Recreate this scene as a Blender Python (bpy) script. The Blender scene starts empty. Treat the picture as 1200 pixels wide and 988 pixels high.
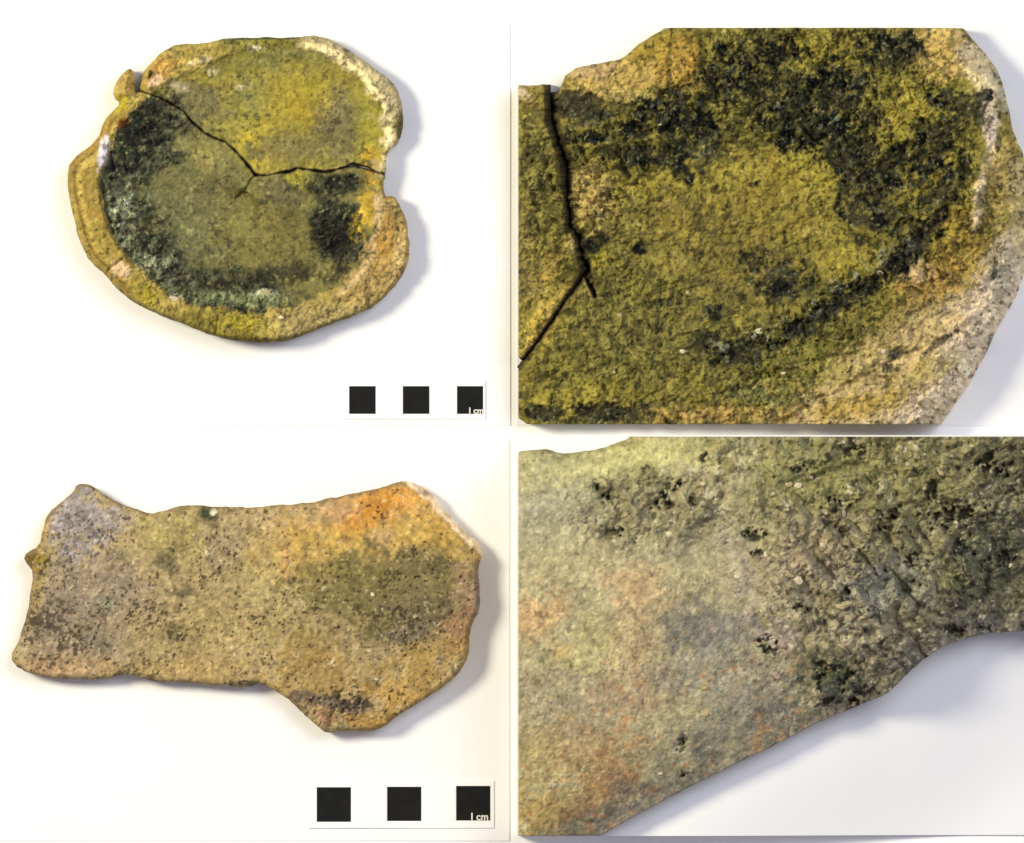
import bpy, math
import numpy as np

# ------------------------------------------------------------------ camera, world, lamps, exposure
S = 0.0003                                   # metres per photograph pixel on the board
def W(px, py, h=0.0): return ((px-600)*S, (494-py)*S, h*S)

scene = bpy.context.scene
col = scene.collection
cd = bpy.data.cameras.new('camera'); cam = bpy.data.objects.new('camera', cd); col.objects.link(cam)
CAM_H = 5.0
cam.location = (0, 0, CAM_H); cam.rotation_euler = (0, 0, 0)
cd.sensor_width = 36; cd.sensor_fit = 'HORIZONTAL'
cd.lens = 36*(CAM_H-0.006)/(1200*S)
cd.clip_start = 0.1; cd.clip_end = 50
scene.camera = cam

world = bpy.data.worlds.new('World'); scene.world = world; world.use_nodes = True
bg = world.node_tree.nodes['Background']
bg.inputs['Color'].default_value = (0.96, 0.93, 1.10, 1); bg.inputs['Strength'].default_value = 0.29

def area(name, loc, target, size, power, color):
    ld = bpy.data.lights.new(name, 'AREA'); ld.shape = 'DISK'; ld.size = size; ld.energy = power; ld.color = color
    o = bpy.data.objects.new(name, ld); col.objects.link(o); o.location = loc
    d = [target[i]-loc[i] for i in range(3)]
    import mathutils
    o.rotation_euler = mathutils.Vector(d).to_track_quat('-Z', 'Y').to_euler()
    return o
area('warm_studio_lamp', (-0.92, 0.32, 0.92), (-0.02, 0, 0), 0.34, 18, (1.0, 0.915, 0.68))
area('cool_softbox', (0.62, 0.50, 1.25), (0, 0, 0), 0.9, 11, (0.86, 0.90, 1.0))

scene.view_settings.view_transform = 'Standard'
scene.view_settings.look = 'None'
scene.view_settings.exposure = 0.0
scene.view_settings.gamma = 1.0
scene.view_settings.use_curve_mapping = False
scene.render.engine = 'CYCLES'
scene.render.resolution_x = 1024; scene.render.resolution_y = 843

# ------------------------------------------------------------------ numpy noise and shape helpers
def lin(c):
    c = np.asarray(c, dtype=np.float64)/255.0
    return np.where(c <= 0.04045, c/12.92, ((c+0.055)/1.055)**2.4)
def sstep(a, b, x):
    t = np.clip((x-a)/(b-a), 0, 1); return t*t*(3-2*t)
def vnoise(x, y, seed):
    tab = np.random.RandomState(seed).rand(256, 256)
    xi = np.floor(x).astype(int); yi = np.floor(y).astype(int)
    fx = x-xi; fy = y-yi; fx = fx*fx*(3-2*fx); fy = fy*fy*(3-2*fy)
    a = tab[yi & 255, xi & 255]; b = tab[yi & 255, (xi+1) & 255]
    c = tab[(yi+1) & 255, xi & 255]; d = tab[(yi+1) & 255, (xi+1) & 255]
    return ((a*(1-fx)+b*fx)*(1-fy)+(c*(1-fx)+d*fx)*fy)*2-1
def fbm(x, y, scale, octv, seed):
    t = np.zeros_like(x); amp = 1.0; tot = 0; s = scale; a = 0.6
    for k in range(octv):
        ca, sa = math.cos(a*k+seed), math.sin(a*k+seed)
        t += amp*vnoise((x*ca-y*sa)/s+17.3*k, (x*sa+y*ca)/s+9.1*k, seed*13+k); tot += amp
        amp *= 0.55; s *= 0.5
    return t/tot*1.5
def worley(x, y, scale, seed):
    r = np.random.RandomState(seed); jx = r.rand(256, 256); jy = r.rand(256, 256); idt = r.rand(256, 256)
    u = x/scale; v = y/scale; xi = np.floor(u).astype(int); yi = np.floor(v).astype(int)
    f1 = np.full(x.shape, 9.0); f2 = np.full(x.shape, 9.0); cid = np.zeros(x.shape)
    for dx in (-1, 0, 1):
        for dy in (-1, 0, 1):
            a = (yi+dy) & 255; b = (xi+dx) & 255
            d = np.hypot(xi+dx+jx[a, b]-u, yi+dy+jy[a, b]-v)
            m = d < f1
            f2 = np.where(m, f1, np.minimum(f2, d)); cid = np.where(m, idt[a, b], cid); f1 = np.where(m, d, f1)
    return f1, f2, cid
def crumb(x, y, s, seed):                    # rounded crumbs parted by sharp creases, about -0.5..0.5
    wx = x+0.5*s*vnoise(x/s+3, y/s, seed+5); wy = y+0.5*s*vnoise(x/s, y/s+7, seed+6)
    t = 0
    for k, (f, a) in enumerate(((1.0, 0.52), (0.52, 0.34), (0.27, 0.24))):
        ca, sa = math.cos(1.1*k+seed), math.sin(1.1*k+seed); q = s*f
        t = t+a*np.minimum(np.abs(vnoise((wx*ca-wy*sa)/q, (wx*sa+wy*ca)/q, seed+11*k))*2.0, 1.15)
    return t-0.55
def grains(x, y, s, seed):                   # scattered rounded grains of mixed size, 0..1
    wx = x+0.45*s*vnoise(x/s*1.3, y/s*1.3+5, seed+3); wy = y+0.45*s*vnoise(x/s*1.3+8, y/s*1.3, seed+4)
    f1, f2, cid = worley(wx, wy, s, seed)
    r = 0.16+0.5*cid*cid
    return np.sqrt(np.maximum(1-(f1/r)**2, 0))*(0.35+0.65*cid)
def speck(x, y, s, seed, dens):               # ragged specks covering about the share dens
    n = 0.62*vnoise(x/s+1.7, y/s, seed)+0.38*vnoise((x+y)/s*1.37, (x-y)/s*1.37+4.1, seed+1)+0.25*vnoise(x/(s*4), y/(s*4), seed+2)
    th = 0.62-0.85*np.clip(dens, 0, 1)
    return sstep(th, th+0.16, n)
def sdf_poly(x, y, pts):                     # positive inside
    pts = np.asarray(pts, float); n = len(pts)
    d = np.full(x.shape, 1e9); ins = np.zeros(x.shape, bool)
    for i in range(n):
        ax, ay = pts[i]; bx, by = pts[(i+1) % n]
        ex, ey = bx-ax, by-ay
        t = np.clip(((x-ax)*ex+(y-ay)*ey)/(ex*ex+ey*ey+1e-9), 0, 1)
        d = np.minimum(d, np.hypot(x-ax-t*ex, y-ay-t*ey))
        c = ((ay > y) != (by > y))
        xx = ax+(y-ay)/(ey if abs(ey) > 1e-9 else 1e-9)*ex
        ins ^= c & (x < xx)
    return np.where(ins, d, -d)
def dist_path(x, y, pts, widths=None):       # distance to an open path less its half width
    pts = np.asarray(pts, float); d = np.full(x.shape, 1e9)
    for i in range(len(pts)-1):
        ax, ay = pts[i]; bx, by = pts[i+1]; ex, ey = bx-ax, by-ay
        t = np.clip(((x-ax)*ex+(y-ay)*ey)/(ex*ex+ey*ey+1e-9), 0, 1)
        dd = np.hypot(x-ax-t*ex, y-ay-t*ey)
        if widths is not None: dd = dd-(widths[i]*(1-t)+widths[i+1]*t)/2
        d = np.minimum(d, dd)
    return d
def smooth_poly(pts, k=2):                   # Chaikin corner cutting
    p = np.asarray(pts, float)
    for _ in range(k):
        q = np.roll(p, -1, axis=0)
        p = np.stack([p*0.75+q*0.25, p*0.25+q*0.75], 1).reshape(-1, 2)
    return p
class Paint:
    """local colour of the clay, soot and crust laid out in patches with ragged edges"""
    def __init__(s, x, y, base, seed):
        s.x, s.y = x, y; s.c = np.empty(x.shape+(3,)); s.c[:] = lin(base)
        s.w1 = fbm(x, y, 26, 4, seed+1); s.w2 = fbm(x, y, 9, 3, seed+2); s.w3 = fbm(x, y, 4, 2, seed+3)
    def mask(s, cx, cy, rx, ry, rot=0, soft=0.5, rag=0.6):
        a = math.radians(rot); dx = s.x-cx; dy = s.y-cy
        u = (dx*math.cos(a)+dy*math.sin(a))/rx; v = (-dx*math.sin(a)+dy*math.cos(a))/ry
        d = np.hypot(u, v)+rag*(0.75*s.w1+0.65*s.w2+0.55*s.w3)
        return 1-sstep(1-soft, 1+soft, d)
    def put(s, rgb, m): s.c += (lin(rgb)-s.c)*m[..., None]
    def blob(s, rgb, cx, cy, rx, ry, rot=0, op=1.0, soft=0.5, rag=0.6):
        m = s.mask(cx, cy, rx, ry, rot, soft, rag)*op; s.put(rgb, m); return m
    def gain(s, f): s.c *= f[..., None]

# ------------------------------------------------------------------ mesh helpers
def material(name, attr=None, color=(0.8, 0.8, 0.8), rough=0.9, spec=0.2, bump=0.0, bscale=900, vary=0.0, vscale=60):
    m = bpy.data.materials.new(name); m.use_nodes = True; nt = m.node_tree; N = nt.nodes; L = nt.links
    p = N['Principled BSDF']; p.inputs['Roughness'].default_value = rough; p.inputs['Specular IOR Level'].default_value = spec
    tc = N.new('ShaderNodeTexCoord')
    if attr:
        at = N.new('ShaderNodeAttribute'); at.attribute_name = attr; src = at.outputs['Color']
    else:
        rgb = N.new('ShaderNodeRGB'); rgb.outputs[0].default_value = (*color, 1); src = rgb.outputs[0]
    if vary > 0:
        nz = N.new('ShaderNodeTexNoise'); nz.inputs['Scale'].default_value = vscale; nz.inputs['Detail'].default_value = 5
        L.new(tc.outputs['Object'], nz.inputs['Vector'])
        mr = N.new('ShaderNodeMapRange'); mr.inputs['From Min'].default_value = 0.25; mr.inputs['From Max'].default_value = 0.75
        mr.inputs['To Min'].default_value = 1-vary; mr.inputs['To Max'].default_value = 1+vary
        L.new(nz.outputs['Fac'], mr.inputs['Value'])
        mx = N.new('ShaderNodeVectorMath'); mx.operation = 'SCALE'
        L.new(src, mx.inputs[0]); L.new(mr.outputs['Result'], mx.inputs['Scale']); src = mx.outputs['Vector']
    L.new(src, p.inputs['Base Color'])
    if bump > 0:
        n2 = N.new('ShaderNodeTexNoise'); n2.inputs['Scale'].default_value = bscale; n2.inputs['Detail'].default_value = 4
        L.new(tc.outputs['Object'], n2.inputs['Vector'])
        b = N.new('ShaderNodeBump'); b.inputs['Strength'].default_value = bump; b.inputs['Distance'].default_value = 0.0004
        L.new(n2.outputs['Fac'], b.inputs['Height']); L.new(b.outputs['Normal'], p.inputs['Normal'])
    return m
CLAY = material('fired_clay', attr='clay', rough=0.92, spec=0.18, bump=0.5, bscale=1500, vary=0.16, vscale=900)
PAPER = material('white_paper', color=(0.86, 0.86, 0.86), rough=0.8, spec=0.15, bump=0.04, bscale=700, vary=0.012, vscale=40)
CARD = material('white_card', color=(0.88, 0.88, 0.87), rough=0.6, spec=0.3, vary=0.015, vscale=90)
BOARD = material('board_white', color=(0.93, 0.93, 0.93), rough=0.8, spec=0.1, vary=0.01, vscale=20)
INK = material('black_print', color=(0.0075, 0.0075, 0.007), rough=0.7, spec=0.15, vary=0.35, vscale=240)
LETTER = material('white_print', color=(0.72, 0.70, 0.62), rough=0.7, spec=0.2)
def grit_mat(name, c): return material(name, color=tuple(lin(c)), rough=0.75, spec=0.35, bump=0.4, bscale=1800, vary=0.25, vscale=700)
GRIT = [grit_mat('pale_grit', (176, 162, 118)), grit_mat('white_grit', (206, 194, 162)), grit_mat('pink_grit', (160, 142, 126))]

def tag(o, label, cat, group=None):
    o['label'] = label; o['category'] = cat
    if group: o['group'] = group
def empty(name, px, py, z=0.0):
    o = bpy.data.objects.new(name, None); o.empty_display_size = 0.01; col.objects.link(o); o.location = W(px, py, z); return o
def link(name, me, mat, parent=None):
    o = bpy.data.objects.new(name, me); me.materials.append(mat); col.objects.link(o)
    if parent is not None:
        o.parent = parent; o.matrix_parent_inverse.identity()
        me.transform(__import__('mathutils').Matrix.Translation([-c for c in parent.location]))
    return o

def relief(name, box, step, fsdf, fheight, fcolor, base, parent, part=None, inset=3.0, gap=None, vdepth=10.0, gain=1.2, sat=0.94):
    """a closed solid: a finely modelled top face inside an outline, side walls and an underside"""
    x0, y0, x1, y1 = box
    nx = int(round((x1-x0)/step))+1; ny = int(round((y1-y0)/step))+1
    X, Y = np.meshgrid(x0+np.arange(nx)*step, y0+np.arange(ny)*step)
    D = fsdf(X, Y)
    if part is not None: D = np.minimum(D, part(X, Y))
    ins = D > 0.0
    q = ins[:-1, :-1] & ins[1:, :-1] & ins[:-1, 1:] & ins[1:, 1:]
    # keep the largest patch and drop whiskers: a cell needs a neighbour on each axis
    for _ in range(3):
        p = np.pad(q, 1)
        q = q & (p[:-2, 1:-1] | p[2:, 1:-1]) & (p[1:-1, :-2] | p[1:-1, 2:])
        diag1 = q[:-1, :-1] & q[1:, 1:] & ~q[1:, :-1] & ~q[:-1, 1:]
        diag2 = ~q[:-1, :-1] & ~q[1:, 1:] & q[1:, :-1] & q[:-1, 1:]
        q[:-1, :-1] &= ~diag1; q[1:, :-1] &= ~diag2
    lab = np.zeros(q.shape, bool); cy, cx = np.argwhere(q)[len(np.argwhere(q))//2]; lab[cy, cx] = True
    while True:                              # flood by sweeps
        old = lab.sum()
        for ax in (0, 1):
            for sl in (1, -1):
                for _ in range(6):
                    lab |= np.roll(lab, sl, ax) & q
                L2 = lab
        # long runs: propagate along rows and columns at once
        for A in (lab, lab.T):
            Q = q if A is lab else q.T
            run = np.cumsum(~Q, axis=1); key = run+np.arange(Q.shape[0])[:, None]*(Q.shape[1]+2)
            hit = np.zeros(key.max()+1, bool); hit[key[A]] = True
            A |= hit[key] & Q
        if lab.sum() == old: break
    q = lab
    vid = np.arange(nx*ny).reshape(ny, nx)
    # image y runs downwards: this winding faces +z
    F = np.stack([vid[1:, :-1][q], vid[1:, 1:][q], vid[:-1, 1:][q], vid[:-1, :-1][q]], 1)
    used = np.unique(F); remap = np.full(nx*ny, -1); remap[used] = np.arange(len(used)); F = remap[F]
    vx = X.ravel()[used].copy(); vy = Y.ravel()[used].copy()
    E = np.concatenate([F[:, [0, 1]], F[:, [1, 2]], F[:, [2, 3]], F[:, [3, 0]]])
    key = E[:, 0].astype(np.int64)*(len(used)+1)+E[:, 1]; rk = E[:, 1].astype(np.int64)*(len(used)+1)+E[:, 0]
    B = E[~np.isin(key, rk)]
    bv = np.unique(B)
    def dd(a, b):
        d = fsdf(a, b)
        return d if part is None else np.minimum(d, part(a, b))
    bx, by = vx[bv], vy[bv]
    for _ in range(2):                       # snap the rim of the grid to the outline
        d0 = dd(bx, by); gx = (dd(bx+.4, by)-dd(bx-.4, by))/.8; gy = (dd(bx, by+.4)-dd(bx, by-.4))/.8
        g = np.maximum(np.hypot(gx, gy), 0.35)
        st = np.clip(d0, -1.3*step, 1.3*step)
        bx = bx-st*gx/g**1.0; by = by-st*gy/g**1.0
    vx[bv] = bx; vy[bv] = by
    h = fheight(vx, vy); c = fcolor(vx, vy, h)
    lum = (c@np.array([0.3, 0.59, 0.11]))[:, None]; c = lum+(c-lum)*sat
    # walls and underside
    g = np.maximum(np.hypot(gx, gy), 1e-3); nxn, nyn = gx/g, gy/g
    nb = len(bv); n0 = len(vx); pos = np.full(n0, -1); pos[bv] = np.arange(nb)
    hb = h[bv]
    r1x, r1y, r1z = bx+nxn*0.4, by+nyn*0.4, base+(hb-base)*0.55
    r2x, r2y, r2z = bx+nxn*inset, by+nyn*inset, np.full(nb, float(base))
    if gap is not None:                      # crack faces lean together below the lip and are coloured dark brown
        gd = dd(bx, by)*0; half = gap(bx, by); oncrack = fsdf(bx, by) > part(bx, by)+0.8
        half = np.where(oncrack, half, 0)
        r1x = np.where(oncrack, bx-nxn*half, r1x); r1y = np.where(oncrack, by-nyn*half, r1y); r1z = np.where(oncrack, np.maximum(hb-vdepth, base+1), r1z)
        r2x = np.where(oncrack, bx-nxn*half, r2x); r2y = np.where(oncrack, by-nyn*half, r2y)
        crack_brown = np.where(oncrack[:, None], lin((38,30,22)), c[bv])
        c[bv] = np.where(oncrack[:, None], c[bv]*0.35+crack_brown*0.65, c[bv])
        C = np.concatenate([c, crack_brown, crack_brown])*gain
    else:
        C = np.concatenate([c, c[bv], c[bv]])*gain
    VX = np.concatenate([vx, r1x, r2x]); VY = np.concatenate([vy, r1y, r2y]); VZ = np.concatenate([h, r1z, r2z])
    a, b = B[:, 0], B[:, 1]; pa, pb = pos[a], pos[b]
    Q1 = np.stack([a, n0+pa, n0+pb, b], 1); Q2 = np.stack([n0+pa, n0+nb+pa, n0+nb+pb, n0+pb], 1)
    quads = np.concatenate([F, Q1, Q2])
    co = np.stack([(VX-600)*S, (494-VY)*S, VZ*S], 1)
    me = bpy.data.meshes.new(name)
    li = quads.ravel()
    ls = np.arange(len(quads))*4
    lt = np.full(len(quads), 4)
    me.vertices.add(len(co)); me.vertices.foreach_set('co', co.ravel().astype(np.float32))
    me.loops.add(len(li)); me.loops.foreach_set('vertex_index', li.astype(np.int32))
    me.polygons.add(len(ls)); me.polygons.foreach_set('loop_start', ls.astype(np.int32))
    me.polygons.foreach_set('loop_total', lt.astype(np.int32))
    me.polygons.foreach_set('use_smooth', np.ones(len(ls), bool))
    me.update(calc_edges=True); me.validate()
    at = me.attributes.new('clay', 'FLOAT_COLOR', 'POINT')
    C = np.clip(C, 0.002, 0.9)
    at.data.foreach_set('color', np.concatenate([C, np.ones((len(C), 1))], 1).ravel().astype(np.float32))
    return link(name, me, CLAY, parent)

def grits(parent, fheight, spots, seed):
    """pale mineral grains set into the clay, each a small faceted pebble"""
    r = np.random.RandomState(seed)
    for (px, py, rx, ry, rot, kind) in spots:
        V, Fc = [], []
        rings, seg = 4, 7; rx *= 0.85; ry *= 0.8
        for i in range(rings+1):
            ph = math.pi*i/rings
            for j in range(seg):
                th = 2*math.pi*j/seg; k = 1+0.5*(r.rand()-0.5)
                u, v, w = math.sin(ph)*math.cos(th)*k*rx, math.sin(ph)*math.sin(th)*k*ry, math.cos(ph)*min(rx, ry)*0.75*k
                ca, sa = math.cos(math.radians(rot)), math.sin(math.radians(rot))
                V.append((px+u*ca-v*sa, py+u*sa+v*ca, w))
        jx = px+np.array([-1, 0, 1, 0, 0])*rx*0.7; jy = py+np.array([0, -1, 0, 1, 0])*ry*0.7
        z = float(np.mean(fheight(jx, jy)))+0.1*min(rx, ry)
        V = [W(a, b, z+c) for a, b, c in V]
        for i in range(rings):
            for j in range(seg):
                a = i*seg+j; b = i*seg+(j+1) % seg
                Fc.append((a, b, b+seg, a+seg))
        me = bpy.data.meshes.new('mineral_grain'); me.from_pydata(V, [], Fc); me.update()
        link('mineral_grain', me, GRIT[kind], parent)

def slab(name, x0, y0, x1, y1, z0, fz, mat, parent=None, n=40, r=1.5):
    """sheet of paper or card with a gently uneven top"""
    nx = n; ny = max(2, int(n*(y1-y0)/(x1-x0)))
    X, Y = np.meshgrid(np.linspace(x0, x1, nx), np.linspace(y0, y1, ny)); Z = fz(X, Y)
    V = [W(a, b, c) for a, b, c in zip(X.ravel(), Y.ravel(), Z.ravel())]
    I = lambda i, j: i*nx+j
    F = [(I(i+1, j), I(i+1, j+1), I(i, j+1), I(i, j)) for i in range(ny-1) for j in range(nx-1)]
    rim = [I(0, j) for j in range(nx)]+[I(i, nx-1) for i in range(1, ny)]+[I(ny-1, j) for j in range(nx-2, -1, -1)]+[I(i, 0) for i in range(ny-2, 0, -1)]
    n0 = len(V); m = len(rim); V += [(V[k][0], V[k][1], z0*S) for k in rim]; V += [V[k] for k in rim]
    F += [(n0+m+k, n0+m+(k+1) % m, n0+(k+1) % m, n0+k) for k in range(m)]
    F.append(tuple(n0+k for k in range(m)))
    me = bpy.data.meshes.new(name); me.from_pydata(V, [], F); me.update()
    me.polygons.foreach_set('use_smooth', [True]*((nx-1)*(ny-1))+[False]*(m+1))
    return link(name, me, mat, parent)

# ------------------------------------------------------------------ the setting: white board with four sheets of paper
o = slab('backing_board', -900, -900, 2100, 1900, -20, lambda x, y: 0*x, BOARD, n=12); o['kind'] = 'structure'
SH = 1.2
def flat(seed): return lambda x, y: SH+0.2*vnoise(x/140, y/140, seed)
o = slab('paper_sheet', -20, 28, 598, 499, 0.3, flat(1), PAPER)
tag(o, 'white paper sheet lying under the round cracked pottery bowl', 'paper')
o = slab('paper_sheet', 606, 28, 1226, 499, 0.3, flat(2), PAPER)
tag(o, 'white paper sheet under the crusted bowl wall fragment', 'paper')
o = slab('paper_sheet', -20, 511, 597, 986, 0.3, flat(3), PAPER)
tag(o, 'white paper sheet lying under the flat orange and brown sherd', 'paper')
def cloth(x, y):
    u = (x-900)*0.62+(y-760)*0.78                      # towards the sloping corner
    z = 44-41*sstep(85, 330, u)+1.2*fbm(x, y, 150, 2, 5)
    return np.maximum(z, SH)
o = slab('paper_sheet', 606, 510, 1226, 979, 0.3, cloth, PAPER, n=90)
tag(o, 'curved white paper sheet sloping away under the gritty grey sherd', 'paper')
SHT = SH+0.25

# ------------------------------------------------------------------ 1. the round cracked bowl
bowl_out = [(151,80),(142,88),(134,100),(133,114),(142,121),(129,133),(121,143),(115,164),(82,188),(78,210),(83,244),(94,285),(107,309),
  (125,323),(139,342),(169,362),(200,374),(250,394),(283,401),(316,401),(341,399),(377,384),(410,372),(442,358),(468,329),(479,307),
  (480,277),(473,248),(464,232),(458,229),(453,231),(450,226),(449,214),(452,206),(453,190),(455,177),(460,174),(468,166),(474,145),(470,117),(462,97),
  (438,79),(405,56),(375,41),(349,44),(316,44),(280,45),(262,46),(238,52),(210,51),(189,62),(168,84),(165,98),(162,108),(159,108),(158,96),(157,84)]
bowl_out_s = smooth_poly(bowl_out, 1)
bowl_in = smooth_poly([(172,112),(150,135),(133,155),(127,185),(114,212),(121,250),(131,279),(149,303),(172,331),(205,356),(250,368),(300,372),
  (350,362),(395,342),(425,320),(434,285),(438,240),(442,205),(450,174),(450,141),(446,127),(432,108),(425,91),(405,77),(377,63),(350,52),
  (300,58),(262,66),(235,80),(205,92)], 2)
crack1 = [(160,98),(164,107),(176,111),(190,116),(201,122),(216,131),(225,143),(240,156),(254,163),(265,167),(278,179),(290,193),(299,205),
  (312,206),(326,203),(340,201),(349,197),(362,199),(383,202),(400,197),(414,193),(430,197),(444,203),(462,206)]
crack1_w = [4,3.5,1.8,2.2,3.6,1.9,3.8,2.2,3.2,1.7,2.3,3.4,4.2,1.6,2.6,3.8,2.1,2.8,4,2.4,5.6,4.4,2.0,3]
def bowl_sdf(x, y): return sdf_poly(x, y, bowl_out_s)+1.0*fbm(x, y, 14, 3, 21)
bowl_side = np.array([(160, -50)]+crack1+[(800, 206), (800, 900), (-200, 900), (-200, -50)], float)
def bowl_low(x, y):  return np.minimum(sdf_poly(x, y, bowl_side), dist_path(x, y, crack1, crack1_w)+0.8*vnoise(x/5, y/5, 5))
def bowl_high(x, y): return np.minimum(-sdf_poly(x, y, bowl_side), dist_path(x, y, crack1, crack1_w)+0.8*vnoise(x/5, y/5, 5))
def bowl_crust(x, y):
    w = fbm(x, y, 22, 4, 31)
    din = sdf_poly(x, y, bowl_in)
    a = np.arctan2(y-225, x-290)                        # image angle, y down
    band = sstep(0, 6, din)*(1-sstep(26, 62, din+22*w))
    lower = sstep(0.15, 0.55, np.cos(a-math.radians(140))+0.0)
    m = band*lower
    m = np.maximum(m, 1-sstep(0.75, 1.2, np.hypot((x-168)/48, (y-155)/48)+0.4*w))
    m = np.maximum(m, 1-sstep(0.75, 1.2, np.hypot((x-398)/30, (y-268)/38)+0.4*w))
    m = np.maximum(m, 0.8*(1-sstep(0.75, 1.2, np.hypot((x-385)/44, (y-216)/13)+0.4*w)))
    return m*sstep(0, 3, din)
def bowl_din(x, y):
    w = fbm(x, y, 30, 4, 57)
    return sdf_poly(x, y, bowl_in)+4.5*w*(0.35+0.65*sstep(130, 200, x))
def bowl_h(x, y):
    d = np.maximum(sdf_poly(x, y, bowl_out_s), 0); din = bowl_din(x, y)
    left = sstep(200, 110, x)
    wd = 6+15*left
    t = np.clip(d/wd, 0, 1); hi = sstep(300, 420, x); h = 13+9*(1-left)-6*hi+(16+26*left-4*hi)*np.sqrt(np.maximum(1-(1-t)**2, 0))
    a = np.arctan2(y-225, x-290)
    lowl = sstep(-0.2, 0.9, np.cos(a-math.radians(125)))
    wall = 26+56*lowl
    h -= (10+21*lowl)*sstep(-0.05, 1, din/wall)+2.0*sstep(-2, 5, din)+8*left*sstep(-2, 6, din)
    cr = bowl_crust(x, y)
    h -= left*2.4*np.exp(-((d-9-1.5*vnoise(x/20, y/20, 3))/1.8)**2)*sstep(150, 200, y)
    h -= 6*np.exp(-(dist_path(x, y, [(124,325),(128,316),(137,309),(144,304)])/1.4)**2)
    h -= 4*np.exp(-(dist_path(x, y, [(251,396),(254,384),(256,370)])/1.2)**2)
    h -= 4*np.exp(-(dist_path(x, y, [(299,205),(293,212),(288,222),(276,232)])/1.0)**2)
    h -= 6*np.exp(-(dist_path(x, y, [(133,160),(129,175),(131,192),(134,200)])/2.2)**2)
    rimm = 1-sstep(-4, 8, din)
    big = crumb(x, y, 13, 41); fine = crumb(x, y, 6.5, 43)
    h += 4.5*cr*big+(0.7+1.2*cr+1.2*rimm*(1-left*0.5))*fine+3.0*rimm*big*(1-left*0.6)
    h += (0.5+4.6*cr+1.4*rimm*(1-left))*grains(x, y, 8.5, 44)+(0.5+1.6*cr+0.5*rimm)*grains(x, y, 4.6, 45)
    h += 2.6*fbm(x, y, 40, 4, 51)*(0.5+rimm)+0.6*fbm(x, y, 5, 2, 52)+2.2*rimm*(1-left)*fbm(x, y, 14, 3, 53)
    return h+SHT
def bowl_c(x, y, h):
    P = Paint(x, y, (106,100,52), 60); b = P.blob
    din = bowl_din(x, y); d = sdf_poly(x, y, bowl_out_s)
    top = sdf_poly(x, y, bowl_side) < 0
    P.put((132,122,44), top*0.8)
    b((112,110,62), 340,72,46,16,0,.8); b((108,108,60), 297,112,20,22,0,.8); b((108,98,62), 228,118,40,24,20,.85)
    b((148,132,34), 360,118,50,34,0,.8,.8); b((144,122,30), 352,128,20,15,0,.6,.8); b((166,148,30), 300,172,26,24,0,.95)
    b((104,96,64), 402,150,26,42,0,.85); b((112,102,60), 350,172,46,18,0,.8); b((128,122,36), 430,150,14,40,0,.8)
    b((164,136,30), 436,190,16,14,0,.8)
    b((98,96,62), 225,215,60,80,0,.7); b((116,108,54), 300,270,60,50,0,.6); b((92,92,60), 215,280,40,40,0,.6); b((140,128,62), 240,180,22,16,30,.6)
    b((92,84,58), 335,225,24,20,0,.6); b((165,152,32), 358,212,18,9,0,.9)
    b((104,96,50), 350,280,50,26,0,.6)
    cr = bowl_crust(x, y)
    gid = 0.5+0.5*fbm(x, y, 6, 2, 71); kid = 0.5+0.5*fbm(x, y, 12, 3, 72)
    P.put((72,75,58), cr*0.8)
    P.put((100,104,76), cr*speck(x, y, 7, 83, 0.34)*0.7)
    soot = cr*np.maximum(sstep(0.52, 0.78, kid), sstep(0.1, 0.7, P.w1)*0.7)
    P.put((26,28,24), soot*0.9)
    lw = cr*(1-sstep(0.0, 1.0, np.hypot((x-165)/75, (y-275)/85)))      # paler grey-green deposit on the wall
    P.put((122,126,92), np.clip(lw*2.2, 0, 1)*sstep(0.25, 0.6, gid)*0.8); P.put((160,162,128), np.clip(lw*2.2, 0, 1)*speck(x, y, 6, 85, 0.3)*0.8)
    for (cx, cy, rx, ry, ro, op) in [(395,262,22,18,0,.95),(402,288,17,13,0,.95),(398,214,28,9,-5,.85),(330,322,60,9,-8,.85),(388,322,22,8,0,.8),
        (240,334,34,8,12,.8),(176,146,16,26,30,.7),(152,160,12,26,0,.6),(190,290,14,30,-40,.75),(170,250,12,30,-20,.7),(122,246,5,30,-12,.85),(146,302,6,10,-40,.9)]:
        b((26,26,23), cx,cy,rx,ry,ro,op*0.85,.7,1.0)
    b((176,178,150), 312,343,12,3,5,.8); b((196,200,180), 205,349,8,4,20,.9); b((140,150,100), 280,350,50,8,4,.55)
    # rim
    free = sstep(140, 190, x)*sstep(120, 330, y+0.6*x-100)
    rim = 1-sstep(-1, 3+4*free, din+1.5*P.w2+free*(5*P.w1+6*P.w2))
    P.put((150,132,62), rim)
    L = rim*sstep(170, 130, x)*sstep(110, 150, y)
    P.put((142,122,52), L*0.95); P.put((124,96,32), L*sstep(0.1, 0.6, P.w1)*0.7)
    P.put((176,152,70), L*np.exp(-((d-15)/3)**2)*0.7); P.put((96,74,26), L*np.exp(-((d-9)/1.6)**2)*0.7)
    b((196,168,128), 143,316,12,9,40,.85,.4,.3); b((192,184,190), 122,176,6,20,8,.9,.4,.3); b((150,134,22), 168,342,18,9,35,.8)
    b((160,134,66), 150,98,9,13,0,.8); b((146,132,14), 141,122,14,9,-40,.9); b((176,132,60), 188,84,22,12,-35,.7); b((205,176,140), 183,96,8,6,-40,.8)
    b((122,76,26), 143,144,8,4,-20,.9); b((36,26,16), 176,88,4,5,20,.9)
    R = rim*sstep(330, 370, x)*sstep(215, 190, y)
    P.put((168,154,116), R*0.9)
    P.put((236,216,150), R*np.exp(-((din+4)/4.5)**2)*sstep(-.5, .3, P.w2+.35)); b((84,78,30), 470,148,6,18,0,.9,.4,.2)
    for (cx, cy) in [(440,112),(446,122),(452,145),(405,60)]: b((70,56,26), cx,cy,4,5,0,.8)
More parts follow.
